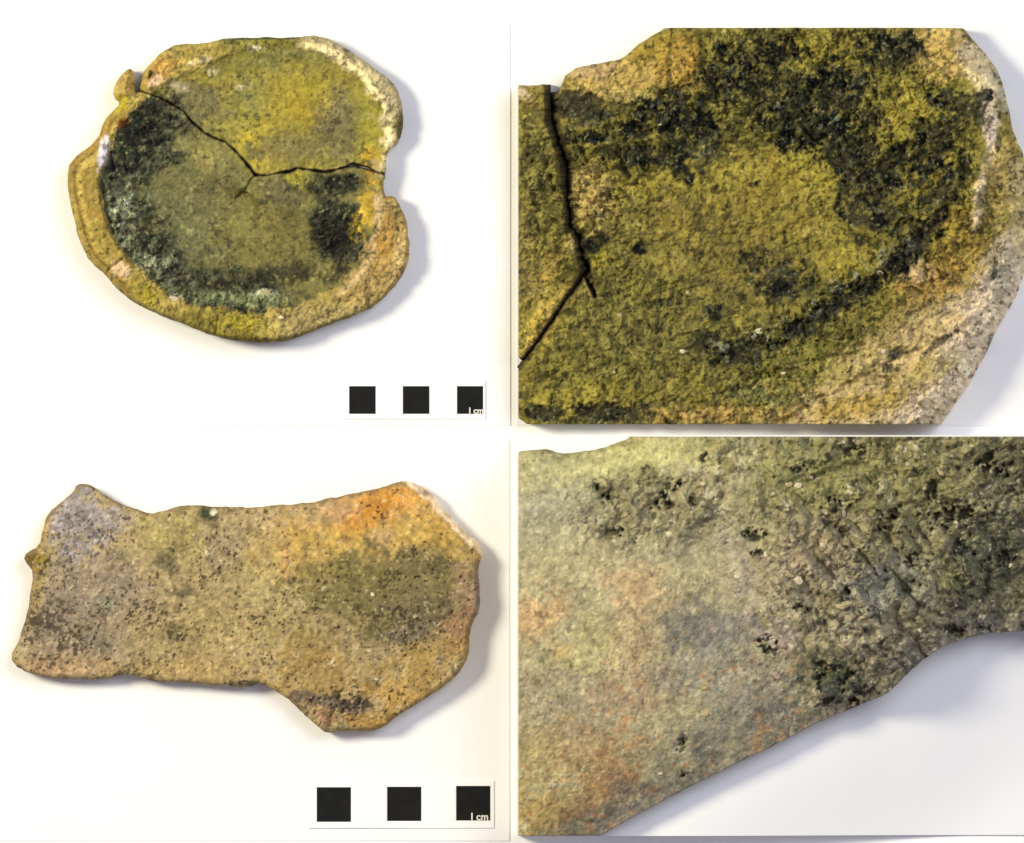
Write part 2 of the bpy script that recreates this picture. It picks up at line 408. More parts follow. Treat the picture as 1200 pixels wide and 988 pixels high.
    b((160,132,34), 430,246,15,34,8,.9,.4,.6); b((172,148,34), 418,262,8,16,10,.6)
    Rl = rim*sstep(380, 420, x)*sstep(215, 235, y)
    P.put((154,130,76), Rl*0.85); P.put((104,84,46), Rl*speck(x, y, 8, 87, 0.34)*0.6); P.put((206,180,132), Rl*np.exp(-((din+3)/4)**2)*0.7); b((150,112,38), 452,286,14,30,10,.7); b((190,166,110), 468,300,8,26,10,.6)
    B = rim*sstep(345, 372, y)*sstep(200, 240, x)
    P.put((156,138,86), B*sstep(300, 360, x)*0.9); P.put((122,110,34), B*sstep(330, 280, x)*0.9); b((146,132,26), 286,378,36,8,3,.75)
    P.put((104,92,52), B*speck(x, y, 9, 86, 0.36)*0.6)
    P.put((88,78,26), (1-sstep(1, 6, d))*sstep(330, 360, y)*0.7)
    b((104,96,36), 226,376,28,8,18,.7); b((84,72,18), 300,398,60,4,0,.7)
    T = rim*sstep(70, 56, y)*sstep(250, 270, x)*sstep(360, 340, x)
    P.put((120,112,44), T); P.put((56,58,18), T*(1-sstep(1, 4, d))*0.95)
    for (cx, cy, r) in [(295,56,9),(304,57,6),(248,84,8),(243,70,7),(281,103,5),(210,100,10),(226,74,6)]: b((196,182,138), cx,cy,r*.8,r*.5,0,.65,.8)
    # fresh paler lips along the cracks
    lip = np.exp(-(np.maximum(dist_path(x, y, crack1, crack1_w), 0)/1.8)**2)
    P.put((150,134,70), lip*0.45*sstep(-.3, .4, P.w2))
    P.put((46,46,30), speck(x, y, 4.5, 82, 0.30)*0.6); P.put((150,142,92), speck(x, y, 4.2, 84, 0.16)*0.4)
    gr = np.exp(0.26*fbm(x, y, 4.5, 2, 81)+0.3*(gid-0.5)+0.14*P.w1+cr*0.5*(kid-0.55)+cr*0.6*(gid-0.5))
    P.gain(gr); return P.c
bowl = empty('cracked_bowl', 280, 222, SHT)
tag(bowl, 'round olive and yellow pottery bowl base with a branching crack and charred crust', 'bowl')
for part in (bowl_low, bowl_high):
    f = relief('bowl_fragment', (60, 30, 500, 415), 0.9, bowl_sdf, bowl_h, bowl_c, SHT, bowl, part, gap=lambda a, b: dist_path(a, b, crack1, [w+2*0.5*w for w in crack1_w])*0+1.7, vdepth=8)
    f['label'] = 'charred lower piece of the bowl' if part is bowl_low else 'smoother yellow upper piece of the bowl'
grits(bowl, bowl_h, [(299,56,5,3,10,1),(279,103,4,3,30,0),(246,86,4,6,0,0),(205,350,8,4,25,1),(313,343,9,3,5,0),(330,372,4,3,0,1)], 3)

# ------------------------------------------------------------------ 2. the large crusted bowl wall fragment
P2 = (607.5, 33.5, 1226, 497)
f2_out = smooth_poly([(560,104),(607,98),(623,101),(640,99),(650,108),(656,108),(664,82),(708,73),(732,69),(745,54),(760,44),(781,33),(820,-30),(1060,-30),(1130,33),
  (1148,56),(1164,74),(1174,95),(1182,123),(1186,152),(1196,172),(1201,188),(1208,225),(1209,270),(1204,310),(1197,332),(1184,361),(1169,384),(1153,420),(1135,451),
  (1117,477),(1102,497),(1060,560),(560,560)], 1)
crack2 = [(646,80),(645,116),(646,141),(656,172),(664,190),(663,216),(666,240),(667,262),(678,278),(683,299),(687,315),(680,328),(665,348),(652,368),(631,399),(610,425),(590,452)]
crack2_w = [14,16,16,14,14,11,10,10,11,12,11,7,7,6,5,5,5]
side2 = np.array([(646,-100)]+crack2+[(400,452),(400,-100)], float)
def box_sdf(x, y, b): return np.minimum(np.minimum(x-b[0], b[2]-x), np.minimum(y-b[1], b[3]-y))
def f2_sdf(x, y): return np.minimum(sdf_poly(x, y, f2_out)+1.2*fbm(x, y, 18, 3, 22), box_sdf(x, y, P2))
def c2gap(x, y): return dist_path(x, y, crack2, crack2_w)+1.5*vnoise(x/9, y/9, 6)+0.5*vnoise(x/4.5, y/4.5, 7)
def f2_left(x, y): return np.minimum(sdf_poly(x, y, side2), c2gap(x, y))
def f2_main(x, y): return np.minimum(-sdf_poly(x, y, side2), c2gap(x, y))
dark2 = [(850,92,26,34,20,1),(866,70,14,18,0,1),(688,132,34,22,0,.9),(672,122,20,14,0,.8),(790,128,46,20,-15,.9),(806,158,40,32,0,1),(760,150,56,10,-4,.95),(690,162,34,9,0,.9),
  (762,186,46,16,0,.8),(716,180,40,10,0,.6),(800,200,20,10,20,.8),(900,60,26,34,0,.7),(948,128,66,52,20,1),(915,112,40,30,0,.9),(990,168,56,40,35,1),(1015,215,44,40,30,1),(1046,56,38,24,0,.95),
  (1010,96,20,12,0,.8),(1022,250,40,30,0,.9),(1052,196,22,60,35,.95),(1128,128,38,16,30,1),(1150,118,12,12,0,1),(1104,152,40,15,-35,1),(1084,190,40,16,-50,.9),(1100,230,18,50,40,.8),
  (1076,286,14,46,42,.85),(920,330,34,26,0,.85),(880,408,44,15,-12,1),(870,420,30,10,0,.8),(958,372,46,14,-35,1),(1010,340,34,13,-40,.9),(1052,306,34,14,-42,.9),(1090,262,40,14,-50,.8),
  (712,484,56,12,5,1),(640,484,36,10,5,1),(700,284,16,10,-20,.85),(752,288,8,7,0,.9),(836,366,16,10,0,.7),(832,396,14,8,0,.6),(900,300,30,14,0,.5),(1050,415,14,6,-30,.6),(1105,398,26,4,-34,.7),(1042,432,8,6,0,.6),
  (1165,312,3,14,10,.55),(818,196,12,8,0,.8),(885,215,10,4,-20,.8),(780,356,14,4,0,.8)]
def f2_dark(x, y, w1, w2):
    m = np.zeros_like(x)
    for (cx, cy, rx, ry, ro, op) in dark2:
        a = math.radians(ro); dx = x-cx; dy = y-cy
        u = (dx*math.cos(a)+dy*math.sin(a))/rx; v = (-dx*math.sin(a)+dy*math.cos(a))/ry
        m = np.maximum(m, op*(1-sstep(0.6, 1.3, np.hypot(u, v)+0.55*w1+0.45*w2)))
    return m
def f2_crust(x, y):
    w = fbm(x, y, 50, 3, 33)
    r = np.hypot((x-870)/150, (y-265)/95)+0.2*w
    m = sstep(0.7, 1.2, r)*sstep(20, 80, sdf_poly(x, y, f2_out))
    lowr = sstep(-30, 60, (x-1000)*0.62+(y-390)*0.78)
    lowl = sstep(-40, 60, (y-330)-(x-800)*0.25)*sstep(930, 820, x)
    return m*(1-0.75*lowr)*(1-0.6*lowl)
def f2_h(x, y):
    d = np.maximum(sdf_poly(x, y, f2_out), 0)
    r = np.hypot((x-860)/330, (y-270)/220)
    h = 12+32*sstep(0.30, 1.12, r)
    right = sstep(930, 1080, x+0.7*(y-200))
    h += 30*sstep(960, 1120, x+0.55*(y-250))
    h *= 1-0.38*sstep(380, 497, y)*sstep(1150, 900, x)
    wd = 9+66*right
    t = np.clip(d/wd, 0, 1); e = np.sqrt(np.maximum(1-(1-t)**2, 0))
    h = 12*(1-e)+h*e
    w1 = fbm(x, y, 24, 4, 34); w2 = fbm(x, y, 8, 3, 35); dk = f2_dark(x, y, w1, w2); cr = f2_crust(x, y)
    big = crumb(x, y, 26, 43); mid = crumb(x, y, 12, 44)
    cr = np.maximum(cr, 0.24); h += (1.2+11*cr)*big+(1.8+4.2*cr)*mid-4.5*dk+5.5*w1*(0.3+cr)+1.3*w2
    h += (1.0+8.0*cr)*grains(x, y, 15, 60)+(1.8+4.6*cr)*grains(x, y, 8, 61)+(0.9+0.6*cr)*grains(x, y, 4.2, 62)
    h -= 14*np.exp(-(np.maximum(dist_path(x, y, [(685,308),(690,326),(697,347)], [9,7,2]), 0)/1.2)**2)
    h -= 6*np.exp(-((dist_path(x, y, [(840,422),(900,404),(960,372),(1020,332),(1060,298),(1100,256),(1130,205)])+4*w2)/6.0)**2)
    h += 5*np.exp(-((dist_path(x, y, [(850,446),(920,424),(985,392),(1045,350),(1090,312),(1130,262),(1150,210)])+4*w2)/11.0)**2)
    # ledge lines on the outer wall
    for pth, dep in (([(1200,325),(1160,362),(1105,398),(1050,420),(960,470),(900,500)], 6.0), ([(1166,90),(1172,150),(1164,210),(1160,270),(1128,320),(1080,362)], 4.0), ([(1110,492),(1150,420),(1190,352)], 4.5), ([(1172,110),(1186,190),(1190,270),(1180,330)], 3.0)):
        h -= dep*np.exp(-((dist_path(x, y, pth)+3*w2)/3.0)**2)
    return np.maximum(h, 6)+SHT
def f2_c(x, y, h):
    P = Paint(x, y, (122,110,40), 90); b = P.blob
    d = sdf_poly(x, y, f2_out)
    cr = f2_crust(x, y)
    b((132,118,42), 890,215,90,60,10,.7); b((118,106,46), 800,330,120,80,0,.7); b((108,102,50), 760,400,120,60,0,.7); b((140,122,36), 930,190,40,24,0,.7)
    b((98,98,44), 940,420,60,40,0,.5)
    P.put((112,108,46), cr*0.6)
    for (cx, cy, rx, ry, ro) in [(955,52,36,18,0),(1004,80,18,14,0),(1004,140,30,18,-20),(930,190,24,16,0),(968,212,24,22,0),(1070,120,46,30,-40),(1040,140,30,30,0),(1085,215,24,20,0),
        (840,200,40,20,0),(990,300,26,26,0),(740,210,60,18,0),(690,260,20,12,0),(655,468,46,9,-8),(700,455,30,9,0),(640,380,20,40,35),(900,70,10,20,0),(1120,180,20,40,20),(1110,250,20,40,30)]:
        b((146,134,46), cx,cy,rx,ry,ro,.75)
    # tan, bare clay
    b((174,148,74), 726,92,66,19,-12,.95,.25,.25); b((166,134,52), 796,72,28,30,0,.9,.3,.3); b((186,158,106), 690,84,26,9,-8,.8); b((150,128,44), 762,58,26,14,-25,.8); b((190,168,96), 735,112,40,7,8,.6)
    b((172,150,82), 694,230,28,38,-12,.95,.2,.22); b((178,152,64), 640,372,14,44,36,.8); b((160,136,64), 634,330,14,40,30,.6)
    b((186,166,130), 612,108,12,14,0,.8); b((104,98,52), 625,220,18,80,0,.5); b((126,112,60), 618,300,14,50,0,.5); b((196,176,96), 672,278,8,16,0,.7); b((168,158,40), 700,302,8,16,0,.7)
    u = (x-1040)*0.62+(y-370)*0.78
    flank = sstep(-8, 34, u+16*P.w1)
    P.put((176,154,104), flank*0.92)
    P.put((204,186,156), flank*sstep(76, 30, d+22*P.w1)*0.9); b((164,138,52), 1120,290,32,40,20,.8); b((176,140,70), 1080,330,36,20,-20,.7); b((192,168,124), 1070,318,18,10,0,.8)
    b((150,132,48), 1080,440,46,16,-28,.6); b((158,134,44), 1000,478,50,14,-8,.7); b((150,140,70), 960,440,50,20,-15,.5); b((172,142,78), 830,486,80,12,0,.7); b((150,150,92), 890,460,40,12,0,.5)
    b((186,158,84), 1105,58,36,36,0,.95,.3,.4); b((194,176,136), 1145,80,16,40,-25,.9,.3,.3); b((206,186,158), 1160,150,10,56,-4,.95,.4,.4); b((200,180,140), 1146,232,7,40,8,.8,.4,.4)
    b((170,148,76), 1176,210,20,60,0,.9,.3,.3); b((186,166,112), 1196,250,14,70,0,.8); b((176,168,140), 1172,108,8,30,-15,.7); b((222,202,140), 1148,98,18,10,30,.7)
    b((176,164,138), 1180,330,16,30,20,.8); b((146,138,112), 1172,330,9,22,0,.7)
    gid = 0.5+0.5*fbm(x, y, 8, 3, 93); kid = 0.5+0.5*fbm(x, y, 17, 3, 94); mid = 0.5+0.5*fbm(x, y, 4.5, 2, 95)
    w1 = fbm(x, y, 24, 4, 34); w2 = fbm(x, y, 8, 3, 35); dk = f2_dark(x, y, w1, w2)
    fine = fbm(x, y, 6, 3, 101); dk = np.clip(dk*0.75+sstep(0.25, 0.7, dk+0.42*fine)*0.4, 0, 1)*(1-0.75*speck(x, y, 9, 102, 0.36)*cr)*(1-0.55*speck(x, y, 5, 103, 0.3))
    P.put((52,51,34), dk*0.92)
    P.put((20,21,18), dk*sstep(0.42, 0.72, kid)*0.95)
    P.put((92,98,80), dk*sstep(0.70, 0.95, mid)*0.6)
    P.put((34,32,22), cr*(1-dk)*speck(x, y, 8, 97, 0.34)*0.75)
    P.put((150,138,56), cr*(1-dk)*speck(x, y, 9, 98, 0.3)*0.5)
    crev = np.exp(-((dist_path(x, y, [(840,422),(900,404),(960,372),(1020,332),(1060,298),(1100,256),(1130,205)])+4*P.w2)/6.5)**2)
    P.put((34,34,26), crev*0.8*sstep(-0.45, 0.3, P.w1+0.2))
    P.put((150,152,128), np.exp(-(dist_path(x, y, [(846,410),(900,392),(960,352),(1030,306),(1060,285)])/9)**2)*sstep(0.6, 0.85, gid)*0.8)
    lip = np.exp(-(np.maximum(c2gap(x, y), 0)/3.0)**2)
    P.put((58,46,28), lip*0.4)
    P.put((26,22,16), np.exp(-(np.maximum(dist_path(x, y, [(685,308),(690,326),(697,347)], [9,7,2]), 0)/1.2)**2)*0.95)
    P.put((48,42,24), speck(x, y, 4.8, 99, 0.30)*(1-dk)*0.65)
    P.put((64,60,36), speck(x, y, 11, 104, 0.32)*(1-dk)*(1-flank)*0.6)
    P.put((30,28,20), speck(x, y, 7, 105, 0.17)*(1-dk)*(1-0.6*flank)*0.7)
    P.put((156,140,62), speck(x, y, 10, 106, 0.2)*(1-dk)*(1-flank)*0.45)
    P.put((170,156,96), speck(x, y, 4, 100, 0.10)*0.4)
    gr = np.exp(0.22*fbm(x, y, 7, 3, 96)+0.3*(gid-0.5)+0.42*(mid-0.5)+0.16*P.w1+cr*0.3*(kid-0.5))
    P.gain(gr); return P.c
frag = empty('crusted_bowl_fragment', 880, 300, SHT)
tag(frag, 'large dark crusted bowl wall fragment with straight cut sides and wide black crack', 'bowl fragment')
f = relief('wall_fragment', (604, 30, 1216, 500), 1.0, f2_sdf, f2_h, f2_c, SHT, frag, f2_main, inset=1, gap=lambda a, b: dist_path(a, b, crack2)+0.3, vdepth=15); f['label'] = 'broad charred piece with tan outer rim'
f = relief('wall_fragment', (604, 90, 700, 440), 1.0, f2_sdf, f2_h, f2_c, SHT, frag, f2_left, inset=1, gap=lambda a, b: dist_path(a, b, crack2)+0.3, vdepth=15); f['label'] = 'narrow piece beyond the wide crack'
grits(frag, f2_h, [(800,412,5,4,0,1),(718,436,4,3,0,0),(890,388,6,5,20,1),(1030,320,5,4,0,0),(760,132,0,0,0,1) if False else (773,146,3,2,0,1),(1034,412,4,4,0,1),(1002,425,5,4,10,0),(917,437,4,3,0,1),(726,370,4,3,0,0),(806,343,3,3,0,0)], 5)

# ------------------------------------------------------------------ 3. the flat sherd
sh_out = smooth_poly([(90,567),(100,566),(112,572),(125,581),(140,590),(160,596),(175,602),(190,599),(215,592),(250,594),(275,594),(300,595),(320,592),(360,590),(395,582),(430,576),
  (460,567),(480,562),(492,570),(507,579),(517,595),(542,620),(565,642),(564,655),(560,670),(563,700),(561,717),(555,727),(550,742),(550,760),(547,777),(530,797),(497,820),(465,840),(450,852),
  (435,857),(400,856),(382,860),(370,850),(355,837),(342,822),(322,810),(307,800),(290,805),(275,805),(245,802),(212,799),(180,799),(160,792),(145,790),(125,796),(88,796),
  (50,794),(22,785),(12,770),(22,750),(32,720),(36,695),(40,672),(28,657),(30,647),(47,640),(50,620),(57,600),(75,585),(86,577)], 1)
brk = [(478,560),(492,570),(507,580),(518,596),(543,620),(567,643)]
def sh_sdf(x, y): return sdf_poly(x, y, sh_out)+1.0*fbm(x, y, 12, 3, 23)
def sh_pits(x, y):
    dens = 0.10+0.22*sstep(340, 140, x)*sstep(590, 650, y)-0.10*(1-sstep(0.8, 1.3, np.hypot((x-455)/120, (y-605)/48)))
    dens = np.maximum(dens, 0.26*(1-sstep(0.6, 1.2, np.hypot((x-455)/110, (y-700)/70))))
    dens = np.maximum(dens, 0.34*(1-sstep(0.6, 1.2, np.hypot((x-395)/60, (y-825)/26))))
    dens = dens*np.clip(0.75+1.5*fbm(x, y, 38, 3, 66), 0.05, 1.7)
    return np.maximum(np.maximum(0.9*speck(x, y, 4.6, 46, dens-0.01), 0.7*speck(x, y, 2.8, 49, dens+0.04)), 0.55*speck(x, y, 7, 50, dens*0.6-0.05))
def sh_h(x, y):
    d = np.maximum(sdf_poly(x, y, sh_out), 0)
    t = np.clip(d/7, 0, 1); e = np.sqrt(np.maximum(1-(1-t)**2, 0))
    dome = 13*np.exp(-((x-450)/150)**2-((y-690)/110)**2)+5*np.exp(-((x-230)/120)**2-((y-690)/80)**2)+6*np.exp(-((x-60)/50)**2-((y-700)/90)**2)
    h = 19*(1-e)+(25+dome)*e
    bs = dist_path(x, y, brk); h -= 5*sstep(11, 6, bs+1.5*vnoise(x/8, y/8, 9))
    low = 1-sstep(0.7, 1.2, np.hypot((x-400)/60, (y-835)/26))
    smooth = 1-0.7*(1-sstep(0.7, 1.2, np.hypot((x-470)/110, (y-610)/46)))
    h += smooth*(0.6*crumb(x, y, 8, 48)+0.6*fbm(x, y, 7, 3, 53)+0.9*grains(x, y, 6, 63)+0.6*grains(x, y, 3.8, 64))+1.6*fbm(x, y, 45, 3, 54)-1.8*sh_pits(x, y)+low*5*crumb(x, y, 14, 50)
    # the hollow mark and the little ridge
    h -= 4*np.exp(-((x-244)/7)**2-((y-601)/5)**2)-2*np.exp(-((x-245)/8)**2-((y-640)/14)**2)
    return h+SHT
def sh_c(x, y, h):
    P = Paint(x, y, (160,140,94), 110); b = P.blob
    d = sdf_poly(x, y, sh_out)
    b((142,126,104), 100,715,100,85,0,.95); b((150,142,142), 95,610,40,34,10,.85); b((156,146,144), 130,605,30,16,20,.6); b((152,134,104), 50,760,40,30,0,.7); b((172,140,100), 70,780,60,12,0,.8)
    b((150,136,76), 210,630,60,34,0,.8); b((144,128,100), 265,640,28,30,0,.6); b((160,140,84), 240,745,90,40,0,.7); b((170,142,84), 220,785,80,14,0,.7)
    b((172,146,104), 330,615,40,30,0,.7); b((164,148,90), 320,680,40,60,0,.6); b((196,140,94), 335,655,5,26,0,.6)
    b((184,148,68), 440,625,104,46,-8,.9,.7,.4); b((194,132,34), 452,590,72,18,-14,.95,.7,.4); b((200,128,18), 416,613,18,12,0,.7,.7); b((186,144,66), 500,600,34,24,30,.7,.7)
    b((186,154,70), 380,640,44,20,-20,.6,.8); b((178,148,58), 515,645,44,26,30,.6,.8); b((184,150,62), 368,670,16,12,0,.5,.8); b((178,150,112), 390,600,30,14,-10,.6); b((176,142,110), 452,628,12,9,0,.5)
    m = b((116,104,60), 455,698,98,48,0,.9,.4,.45); b((104,94,62), 490,655,34,14,20,.7); b((108,96,70), 500,725,50,30,20,.7); b((122,112,60), 400,680,50,24,0,.6); b((100,92,80), 480,745,26,14,0,.5)
    b((150,124,92), 548,705,14,40,0,.85); b((158,116,82), 536,740,16,22,0,.6); b((140,128,124), 560,700,5,34,0,.8,.4,.2)
    b((164,132,62), 500,790,52,30,-35,.7,.7); b((172,142,72), 490,770,24,14,0,.5,.7); b((170,132,56), 440,845,40,14,0,.8,.6); b((152,122,54), 370,800,60,40,20,.6); b((176,134,52), 460,815,22,20,0,.5,.7)
    b((96,86,78), 398,825,40,9,8,.8); b((88,76,70), 356,815,14,12,0,.7); b((150,108,84), 380,840,20,10,20,.7); b((60,52,40), 420,826,20,5,0,.8); b((92,88,72), 515,775,8,10,0,.7); b((96,86,64), 532,785,8,12,0,.8)
    b((96,78,26), 40,656,14,14,0,.9); b((148,128,50), 45,690,8,40,10,.5,.5,.5); b((160,130,40), 52,610,7,40,10,.6)
    b((108,98,80), 50,740,9,18,25,.6); b((60,52,42), 290,801,16,4,0,.8); b((104,96,80), 112,752,16,12,30,.6); b((100,92,66), 205,735,22,14,10,.5); b((60,68,50), 244,601,11,8,0,.95,.4,.3); b((84,76,62), 196,660,12,14,0,.6); b((80,72,52), 205,692,20,6,0,.8)
    b((206,196,164), 250,600,3,3,0,.9); b((96,120,90), 125,706,14,7,0,.4)
    kid = 0.5+0.5*fbm(x, y, 5, 2, 113)
    pit = sh_pits(x, y); P.put((50,42,34), pit*0.82)
    P.put((206,190,150), speck(x, y, 3.6, 116, 0.10)*0.45)
    P.put((92,78,54), speck(x, y, 10, 117, 0.22)*0.4)
    bs = dist_path(x, y, brk); br = sstep(10, 6, bs+2*P.w2); P.put((238,212,172), br*0.9); P.put((196,140,70), br*sstep(.2, .7, P.w1)*0.6); b((120,104,88), 497,577,6,3,20,.8)
    edge = sstep(7, 1, d)*(1-br)
    P.put((120,98,60), edge*0.45)
    gr = np.exp(0.24*fbm(x, y, 5, 2, 115)+0.35*(kid-0.5)+0.12*P.w1)
    P.gain(gr); return P.c
sherd = empty('flat_sherd', 290, 700, SHT)
tag(sherd, 'flat brown pottery sherd with bright orange shoulder and jagged broken edges', 'sherd')
f = relief('sherd_body', (4, 556, 574, 868), 1.0, sh_sdf, sh_h, sh_c, SHT, sherd, sat=0.92, gain=1.06)
grits(sherd, sh_h, [(243,648,5,4,60,1),(236,641,3,2,0,0),(228,627,3,3,0,0),(437,697,4,3,30,1),(431,692,3,2,0,0),(433,763,4,2,0,1),(441,796,3,2,0,1),(52,682,3,3,0,0),(486,723,3,3,0,0),(250,640,2,2,0,2)], 7)

# ------------------------------------------------------------------ 4. the gritty grey sherd piece
P4 = (607.5, 511.5, 1226, 977.5)
g_out = smooth_poly([(560,545),(607,529),(625,526),(642,526),(655,531),(672,531),(703,526),(724,518),(740,511),(790,470),(1300,470),(1300,760),(1206,738),(1182,739),(1148,742),(1110,752),(1097,760),
  (1071,778),(1050,800),(1035,813),(998,829),(962,842),(921,865),(890,880),(858,896),(807,921),(765,943),(729,963),(700,980),(640,1030),(560,1060)], 1)
g_low = [(1300,760),(1206,738),(1182,739),(1148,742),(1110,752),(1097,760),(1071,778),(1050,800),(1035,813),(998,829),(962,842),(921,865),(890,880),(858,896),(807,921),(765,943),(729,963),(700,980),(640,1030)]
def g_sdf(x, y): return np.minimum(sdf_poly(x, y, g_out)+0.9*fbm(x, y, 12, 3, 24), box_sdf(x, y, P4))
BASE4 = 44.8
def g_rough(x, y):
    w = fbm(x, y, 60, 3, 36)
    m = sstep(-60, 90, (x-880)*0.9-(y-640)*0.35+40*w)
    return np.maximum(m, 0.8*(1-sstep(0.6, 1.2, np.hypot((x-770)/90, (y-590)/50)+0.3*w)))
holes4 = [(755,552,10,6),(764,558,9,6),(788,566,9,7),(772,580,9,7),(778,588,12,5),(726,624,6,5),(700,570,5,6),(708,582,6,5),(764,600,6,4),(825,537,5,4),(848,563,4,4),(810,588,6,5),
  (1165,545,20,10),(1152,535,10,12),(985,590,16,10),(1035,600,16,9),(1120,600,26,9),(1105,612,20,8),(1045,620,16,6),(1090,575,8,16),(880,625,14,6),(886,646,12,4),(1065,655,9,6),(1085,660,8,6),
  (975,780,18,8),(958,800,8,16),(990,795,12,14),(964,822,12,8),(1000,815,8,10),(1110,738,14,6),(1140,735,20,6),(935,712,20,6),(900,760,8,5),(897,750,10,6),(800,872,7,10),(800,905,8,5),(1165,655,24,10),(990,690,8,6),(1080,680,10,6),(930,550,14,8),(1000,530,16,8),(1120,640,10,8)]
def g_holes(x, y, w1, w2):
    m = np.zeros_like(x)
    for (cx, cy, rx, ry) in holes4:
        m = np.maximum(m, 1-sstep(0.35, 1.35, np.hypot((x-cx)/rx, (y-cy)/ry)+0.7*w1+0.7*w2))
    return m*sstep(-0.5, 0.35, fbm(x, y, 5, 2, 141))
def g_h(x, y):
    dl = dist_path(x, y, g_low); d = np.maximum(sdf_poly(x, y, g_out), 0)
    nl = sstep(220, 90, dl); t = np.clip(d/(24+76*nl), 0, 1); e = np.sqrt(np.maximum(1-(1-t)**2, 0))*(1-nl)+(1-(1-t)**2.6)*nl
    body = 24+58*(1-np.exp(-dl/120))-10*sstep(250, 420, dl)
    h = 27*(1-e)+(body+8)*e
    h -= 26*e*sstep(-26, 60, (x-1108)+(y-690)*0.25+8*vnoise(x/30, y/30, 71))*sstep(540, 690, y)
    h += 16*np.exp(-(dist_path(x, y, [(880,600),(940,670),(1010,740),(1050,775)])/52)**2)-9*np.exp(-(dist_path(x, y, [(820,650),(860,720),(930,820)])/34)**2)
    w1 = fbm(x, y, 22, 4, 37); w2 = fbm(x, y, 8, 3, 38); ho = g_holes(x, y, w1, w2); ro = g_rough(x, y)
    h += (0.3+4.0*ro)*crumb(x, y, 28, 55)+13*ro*crumb(x, y, 52, 58)+(0.9+4.0*ro)*crumb(x, y, 14, 56)-8*ho+(1.4+6.0*ro)*w1+(0.55+0.6*ro)*w2
    ro = ro*(0.75+0.5*vnoise(x/60, y/60, 70))
    h += (0.3+6.0*ro)*grains(x, y, 17, 65)*(1-0.4*sstep(700, 850, y))+(0.5+3.4*ro)*grains(x, y, 8.5, 66)+0.7*grains(x, y, 4.4, 67)
    ca, sa = math.cos(math.radians(52)), math.sin(math.radians(52)); u = x*ca+y*sa+6*w1; v = -x*sa+y*ca+5*w1
    strip = (1-sstep(0.5, 1.2, np.hypot((x-1010)/150, (y-690)/110)))
    h += strip*20*np.abs(vnoise(u/80, v/20, 68))+strip*9*np.abs(vnoise(u/46, v/9, 69))
    for pth in ([(722,560),(733,578),(746,600)], [(812,585),(832,612),(842,628)], [(846,602),(866,622)], [(1092,555),(1108,572),(1122,590)]):
        dd = dist_path(x, y, pth); h += 3.0*np.exp(-(dd/2.2)**2)
    return np.maximum(h, 16+2*w1)+BASE4
